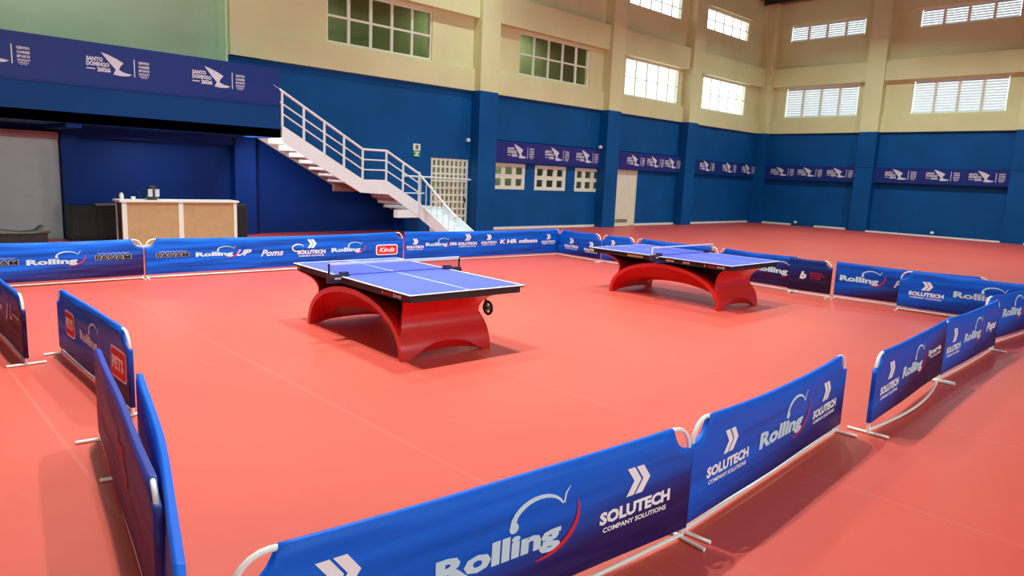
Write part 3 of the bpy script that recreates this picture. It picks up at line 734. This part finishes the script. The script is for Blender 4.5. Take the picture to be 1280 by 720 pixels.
# ---------------------------------------------------------------- staircase
st = thing('staircase', 'white steel staircase climbing from the lattice gate to the balcony', 'staircase', (-24.26, -1.6, 0))
ox, oy = -24.26, -1.6
def part(mb, name, m=M_stair, parent=st, dx=-ox, dy=-oy):
    mb.v = [(v[0] + dx, v[1] + dy, v[2]) for v in mb.v]; return mb.build(name, m, parent)
Y0, Y1 = -1.6, -.06
top_prof = [(-28.72, 3.06), (-26.28, 1.72), (-25.48, 1.72), (-24.26, 1.05)]
bot_prof = [(-24.26, .62), (-25.40, 1.30), (-26.34, 1.34), (-28.72, 2.62)]
for y in (Y0, Y1 - .05):
    s = MB(); s.prism(top_prof + (bot_prof if y == Y0 else [(p[0], p[1] + .12) for p in bot_prof]), y, y + .05); part(s, 'stringer', M_stair if y == Y0 else M_tread)
def flightx(xs, zs, xe, ze, n):
    """n risers going down from (xs, zs) to (xe, ze)"""
    run = (xe - xs) / n; rise = (zs - ze) / n
    for i in range(n):
        x = xs + run * i; z = zs - rise * (i + 1)
        m = MB(); m.box(x, x + run + .03, Y0 + .05, Y1 - .05, z - .035, z); td = part(m, 'tread', M_tread)
        m = MB(); m.box(x, x + .018, Y0 + .05, Y1 - .05, z, z + rise - .035); m.v = m.v; part(m, 'riser')
flightx(-28.72, 2.95, -26.28, 1.62, 8)
m = MB(); m.box(-26.28, -25.48, Y0 + .05, Y1 - .05, 1.57, 1.62); m.box(-26.42, -25.4, Y1 - .13, Y1 - .05, 1.32, 1.57); part(m, 'landing', M_tread)
flightx(-25.48, 1.62, -24.60, 1.0, 4)
m = MB(); m.box(-25.06, -24.20, Y0 + .01, Y0 + .22, .60, .84); part(m, 'landing_beam')
m = MB(); m.box(-24.60, -23.02, Y0 + .05, Y1 - .05, .84, .90); part(m, 'landing')
# last flight turns out into the hall
n3 = 5; ya, yb = -1.6, -3.25
for i in range(n3):
    run = (yb - ya) / n3; rise = .88 / n3; y = ya + run * i; z = .88 - rise * (i + 1)
    m = MB(); m.box(-24.22, -23.34, y + run - .02, y, z - .03, z); m.box(-24.22, -23.34, y - .018, y, z, z + rise - .03); part(m, 'tread')
for x in (-24.26, -23.34):
    s = MB(); s.prismx([(-1.55, 1.05), (-3.30, .20), (-3.30, 0.0), (-3.05, 0.0), (-1.55, .60)], x, x + .04); part(s, 'stringer')
# railings
def rail(pts, name, r=.025):
    m = MB(); m.tube(pts, r, 8); return part(m, name)
yr = -1.58
rail([(-28.95, yr, 4.05), (-28.72, yr, 3.93), (-26.28, yr, 2.57), (-25.48, yr, 2.57), (-24.26, yr, 1.93)], 'handrail', .036)
for k in (1, 2):
    d = .285 * k
    rail([(-28.78 if k == 1 else -28.72, yr, 3.93 - d * 1.0), (-26.28, yr, 2.57 - d), (-25.48, yr, 2.57 - d), (-24.26, yr, 1.93 - d)], 'mid_rail', .022)
for (x, za, zb_) in [(-28.70, 3.0, 3.93)] + [(-28.70 + 2.42 * k / 4, 3.0 - 1.33 * k / 4, 3.92 - 1.35 * k / 4) for k in (1, 2, 3)] + [(-26.28, 1.66, 2.56), (-25.48, 1.66, 2.56), (-24.88, 1.36, 2.25), (-24.28, 1.0, 2.0)]:
    rail([(x, yr, za), (x, yr, zb_)], 'baluster_post', .034)
for x in (-24.24,):
    rail([(x, -1.58, 1.90), (x, -3.38, .72)], 'handrail', .034)
    for k in range(7):
        y = -1.62 - 1.70 * k / 6
        rail([(x, y, .95 - .78 * k / 6 + .02), (x, y, 1.87 - 1.115 * k / 6)], 'baluster_post', .014)
rail([(-23.9, -.10, 1.86), (-20.9, -.10, 1.80)], 'wall_rail', .03)
rail([(-24.2, -.12, 1.30), (-23.0, -.12, 1.30)], 'wall_rail', .02)

# ---------------------------------------------------------------- banners on the walls
def wall_banner(label, origin, rz, L, h, m, centres, s, zc):
    root = thing('wall_banner', label, 'banner', origin, rz, 'games banners on the hall walls')
    b = MB(); b.box(0, L, -.012, 0, 0, h); ban = b.build('vinyl_sheet', m, root)
    surf = lambda u, z, lift: (u, -.012 - lift, z)
    for u in centres: lg_games(surf, ban, u, zc, s)
    return root
wall_banner('dark blue banner on the balcony front with three large wing prints', (-40.0, -1.602, 3.56), 0, 11.22, .90, M_navy, [40 - 34.82, 40 - 32.55, 40 - 30.35], .60, .46)
t = MB(); t.box(-40.0, -28.78, -1.612, -1.602, 3.525, 3.553); trim(t, M_navy)
def bx(u0): return u0
wall_banner('purple banner above the three small white windows', (-20.08, -.162, 2.52), 0, 6.15, .71, M_purple, [1.45, 3.45, 5.28], .66, .36)
wall_banner('blue banner above the white door', (-13.02, -.162, 2.52), 0, 5.08, .70, M_purple, [1.55, 3.05, 4.45], .62, .36)
wall_banner('blue banner on the back wall nearest the room corner', (-7.02, -.162, 2.52), 0, 6.38, .68, M_navy, [1.5, 3.7, 5.7], .66, .36)
wall_banner('blue banner on the right wall nearest the room corner', (-.222, -.62, 2.46), -PI / 2, 4.8, .72, M_navy, [.95, 2.45, 4.0], .62, .37)
wall_banner('blue banner on the right wall beyond the first pilaster', (-.222, -6.32, 2.44), -PI / 2, 5.6, .74, M_navy, [1.15, 2.95, 4.7], .66, .38)

# ---------------------------------------------------------------- counter and small things
ct = thing('service_counter', 'white-framed counter with two light wood front panels under the balcony', 'counter', (-32.68, -1.98, 0))
c = MB(); c.box(-.05, 2.63, -.03, .55, 1.05, 1.10); c.build('countertop', M_white, ct, .006)
for x0, x1 in ((0, .10), (1.20, 1.31), (2.50, 2.58)):
    c = MB(); c.box(x0, x1, 0, .06, 0, 1.05); c.build('front_post', M_white, ct, .004)
for x0, x1 in ((.10, 1.20), (1.31, 2.50)):
    c = MB(); c.box(x0, x1, .02, .045, .08, 1.05); c.build('front_panel', M_wood, ct)
c = MB(); c.box(0.10, 2.50, .015, .05, 0, .08); c.build('plinth', M_white, ct)
for x in (.0, 2.54):
    c = MB(); c.box(x, x + .04, .44, .52, 0, 1.05); c.build('rear_post', M_white, ct)
    c = MB(); c.box(x + .01, x + .03, .06, .44, .05, 1.05); tag(c.build('side_panel', M_apron, ct), 'dark side panel')
cz = 1.10
b = MB(); b.lathe([(.04, cz), (.045, cz + .02), (.045, cz + .11), (.03, cz + .13), (.03, cz + .155)], -32.62, -1.75); tag(b.build('white_bottle', M_white), 'small white bottle at the left end of the counter', 'bottle')
b = MB(); b.lathe([(.04, cz), (.05, cz + .07), (.045, cz + .07), (.036, cz + .01)], -32.38, -1.75); tag(b.build('paper_cup', M_white), 'short white cup on the counter beside the bottle', 'cup')
b = MB(); b.tube([(-32.19, -1.75, cz + .012), (-32.27, -1.70, cz + .20)], .014, 8); tag(b.build('marker_pen', M_apron), 'thin dark stick leaning on the counter left of the jar', 'pen')
jr = thing('water_jug', 'dark glass jug with pale panels standing on the counter', 'jug', (-31.98, -1.75, cz))
b = MB(); b.lathe([(.09, 0), (.13, .02), (.135, .10), (.13, .22), (.10, .27)], 0, 0, 20); b.build('body', M_jar, jr)
b = MB(); b.lathe([(.10, .27), (.11, .275), (.11, .30), (.03, .315)], 0, 0, 20); b.build('lid', M_apron, jr)
b = MB(); b.box(-.12, -.03, -.145, -.12, .08, .25); b.box(.03, .12, -.145, -.12, .08, .25); tag(b.build('label_panel', M_print, jr), 'two pale panels')
# dark furniture beside the counter
sf = thing('black_cabinet', 'low black cabinet against the wall left of the counter', 'cabinet', (-33.3, .0, 0))
b = MB(); b.box(0, 1.25, 0, .5, .06, .86); b.build('body', M_black, sf, .01)
b = MB(); b.box(.55, 1.0, -.02, .3, .86, .90); tag(b.build('top_tray', M_grey, sf), 'grey tray')
for x in (.04, .58):
    b = MB(); b.box(x, x + .5, -.02, 0, .12, .80); dd = b.build('door', M_black, sf, .005); h = MB(); h.box(x + .40, x + .42, -.04, -.02, .4, .55); h.build('handle', M_apron, dd)
b = MB(); b.box(.02, 1.23, .05, .45, 0, .06); b.build('plinth', M_black, sf)
sp = thing('loudspeaker', 'dark upright loudspeaker at the right end of the counter', 'speaker', (-30.02, -1.55, 0))
b = MB(); b.box(0, .36, 0, .4, 0, .98); b.build('cabinet', M_apron, sp, .015)
b = MB(); b.box(.03, .33, -.012, 0, .06, .92); b.build('grille', M_black, sp)
# folded cloth at the far left
cl = thing('folded_mat', 'grey folded sheet lying on a low bench by the left door', 'mat', (-35.2, -.9, 0))
b = MB(); b.box(0, 1.28, 0, .5, 0, .3); tag(b.build('bench', M_apron, cl, .01), 'dark bench')
b = MB(); vs = []; n = 20
for i in range(n + 1):
    u = i / n; x = 1.36 * u - .03; z = .33 + .03 * math.sin(7 * u) + (.10 * math.exp(-((u - .93) / .06) ** 2))
    vs += [(x, -.03, .30), (x, -.03, z), (x, .53, z + .02), (x, .53, .30)]
fs = []
for i in range(n):
    for j in range(4): fs.append((i * 4 + j, i * 4 + (j + 1) % 4, (i + 1) * 4 + (j + 1) % 4, (i + 1) * 4 + j))
fs += [(0, 1, 2, 3), (n * 4 + 3, n * 4 + 2, n * 4 + 1, n * 4)]
b.add(vs, fs, 0, True); b.build('sheet', M_grey, cl)
# sign, lamps and sockets on the walls
sg = thing('exit_sign', 'small white and green exit sign on the blue wall above the stair', 'sign', (-23.27, -.03, 2.50))
b = MB(); b.box(-.14, .14, 0, .03, .20, .42); b.build('white_panel', M_white, sg)
b = MB(); b.box(-.14, .14, 0, .03, 0, .20); b.build('green_panel', M_signgreen, sg)
z_ = Decal(); z_.poly([(-.09, .16), (.09, .16), (.09, .13), (-.02, .05), (.09, .05), (.09, .02), (-.09, .02), (-.09, .05), (.02, .13), (-.09, .13)]); z_.build('symbol', M_whiteprint, lambda u, z, l: (u, -l, z), .003, sg)
z_ = Decal(); z_.rrect(-.06, .06, .24, .38, .03); z_.build('symbol', M_grey, lambda u, z, l: (u, -l, z), .003, sg)
def wall_lamp(label, x, y, z):
    r_ = thing('wall_lamp', label, 'lamp', (x, y, z))
    b = MB(); b.box(-.06, .06, -.04, 0, -.06, .06); b.build('backplate', M_white, r_, .01)
    b = MB(); b.tube([(0, -.04, 0), (0, -.10, .02)], [.05, .065], 12); b.build('lamp_head', M_white, r_)
wall_lamp('small white wall lamp beside the pilaster above the lattice gate', -21.10, -.005, 3.17)
wall_lamp('small white wall lamp at right end of the purple banner', -14.02, -.165, 3.34)
cn = MB(); cn.tube([(-20.1, -.03, 3.30), (-13.9, -.03, 3.30)], .02, 6); tag(cn.build('conduit', M_blue), 'thin blue conduit running above the purple wall banner', 'pipe')
cn = MB(); cn.tube([(-13.05, -.03, 3.30), (-7.9, -.03, 3.30)], .02, 6); tag(cn.build('conduit', M_blue), 'thin blue conduit running above the banner over the white door', 'pipe')
def batten(label, y0, y1):
    b = MB(); b.box(-.34, -.14, y0, y1, 0, .10); tag(b.build('white_batten', M_offw, bevel=.02), label, 'batten', 'long pale battens at the foot of right wall')
batten('long pale batten on the floor nearest the room corner', -2.35, -.75)
batten('long pale batten on the floor beside the first right pilaster', -5.25, -3.65)
def socket(label, y):
    r_ = thing('floor_lamp', label, 'lamp', (-.25, y, 0))
    b = MB(); b.lathe([(.07, 0), (.07, .02), (.04, .03), (.04, .12)], 0, 0, 12); b.build('base', M_black, r_)
    b = MB(); b.lathe([(.05, .12), (.085, .15), (.085, .21), (.05, .25)], 0, 0, 14); b.build('lamp_head', M_white, r_)
socket('small white-topped lamp on the floor between the two battens', -2.62)
socket('small white-topped lamp on the floor under right-hand wall banner', -9.2)

# ---------------------------------------------------------------- light
def lamp(x, y, z, P, size=.7, spread=150, c=(.83, 1.0, .94)):
    l = bpy.data.lights.new('high_bay_and_fill', 'AREA'); l.shape = 'DISK'; l.size = size; l.energy = P; l.color = c; l.spread = math.radians(spread)
    o = bpy.data.objects.new('high_bay_and_fill_light', l); C.objects.link(o); o.location = (x, y, z); return o  # serves the high bays, smaller lamps and added fill lights alike
for x, y, P, sp_ in ((-34.6, -12.2, 520, 105), (-33.6, -8.4, 360, 110), (-30.3, -12.4, 470, 105), (-29.5, -7.5, 290, 110), (-23, -12.0, 330, 120), (-21, -7, 270, 130), (-14, -7, 350, 140), (-13, -14, 380, 130), (-6.0, -6.5, 420, 150), (-6.5, -13, 420, 140),
                (-43, -10, 30, 100), (-38, -4.5, 40, 120), (-30, -3.5, 80, 120), (-22, -3, 180, 140), (-36.5, -21.5, 110, 130), (-28.5, -21.5, 110, 130), (-10, -22, 130, 130)):
    lamp(x, y, 10.8, P, .32, sp_)
# added area lights before the solid front wall, to brighten the barrier faces
for x, P in ((-42, 620), (-33.5, 720), (-24, 480), (-11, 260)):
    l = lamp(x, YF + .3, 6.6, P, 3.0, 150, (.86, 1.0, 1.0)); l.data.shape = 'RECTANGLE'; l.data.size = 4.0; l.data.size_y = 2.2; l.rotation_euler = (PI / 2, 0, 0)
for x, P in ((-26.5, 40), (-21, 40), (-16.5, 50)): lamp(x, 1.3, 7.9, P, .6, 170, (.95, 1, .85))  # added corridor lamps, so the inner panes show olive
lamp(-18, 1.3, 3.6, 60, .5, 170, (.95, 1, .85)); lamp(-22, 1.6, 3.0, 40, .4, 170, (.95, 1, .85))  # more of them lower down, behind the small windows and the gate
lamp(-34, -.6, 8.5, 90, .5, 170, (.92, 1.0, .88))
lamp(-31.4, -.5, 2.68, 28, .5, 170, (.95, .98, 1.0)); lamp(-29.6, -1.0, 2.55, 60, .3, 150, (.95, .98, 1.0)).rotation_euler = (0, math.radians(-62), 0)  # under-balcony lamp, then an added one tilted to brighten the riser backs
w = bpy.data.worlds.new('sky'); bpy.context.scene.world = w; w.use_nodes = True
bg = w.node_tree.nodes['Background']; bg.inputs[0].default_value = (.86, .95, 1.0, 1); bg.inputs[1].default_value = 3.0

# ---------------------------------------------------------------- camera
cam = bpy.data.cameras.new('camera'); co = bpy.data.objects.new('camera', cam); C.objects.link(co)
cam.sensor_width = 36; cam.lens = 869.726 * 36 / 1280; cam.clip_start = .05; cam.clip_end = 200
rt = Vector((0.7255135, -0.68694011, 0.04175459)); dn = Vector((-0.07904821, -0.14344956, -0.98649562)); fw = Vector((0.68365308, 0.71241527, -0.15837598))
mw = Matrix((( rt.x, -dn.x, -fw.x, -37.12839), (rt.y, -dn.y, -fw.y, -19.30556), (rt.z, -dn.z, -fw.z, 1.98640), (0, 0, 0, 1)))
co.matrix_world = mw
sc = bpy.context.scene; sc.camera = co
vs = sc.view_settings; vs.view_transform = 'Standard'; vs.look = 'None'; vs.gamma = 1.0; vs.exposure = -0.15; vs.use_curve_mapping = False
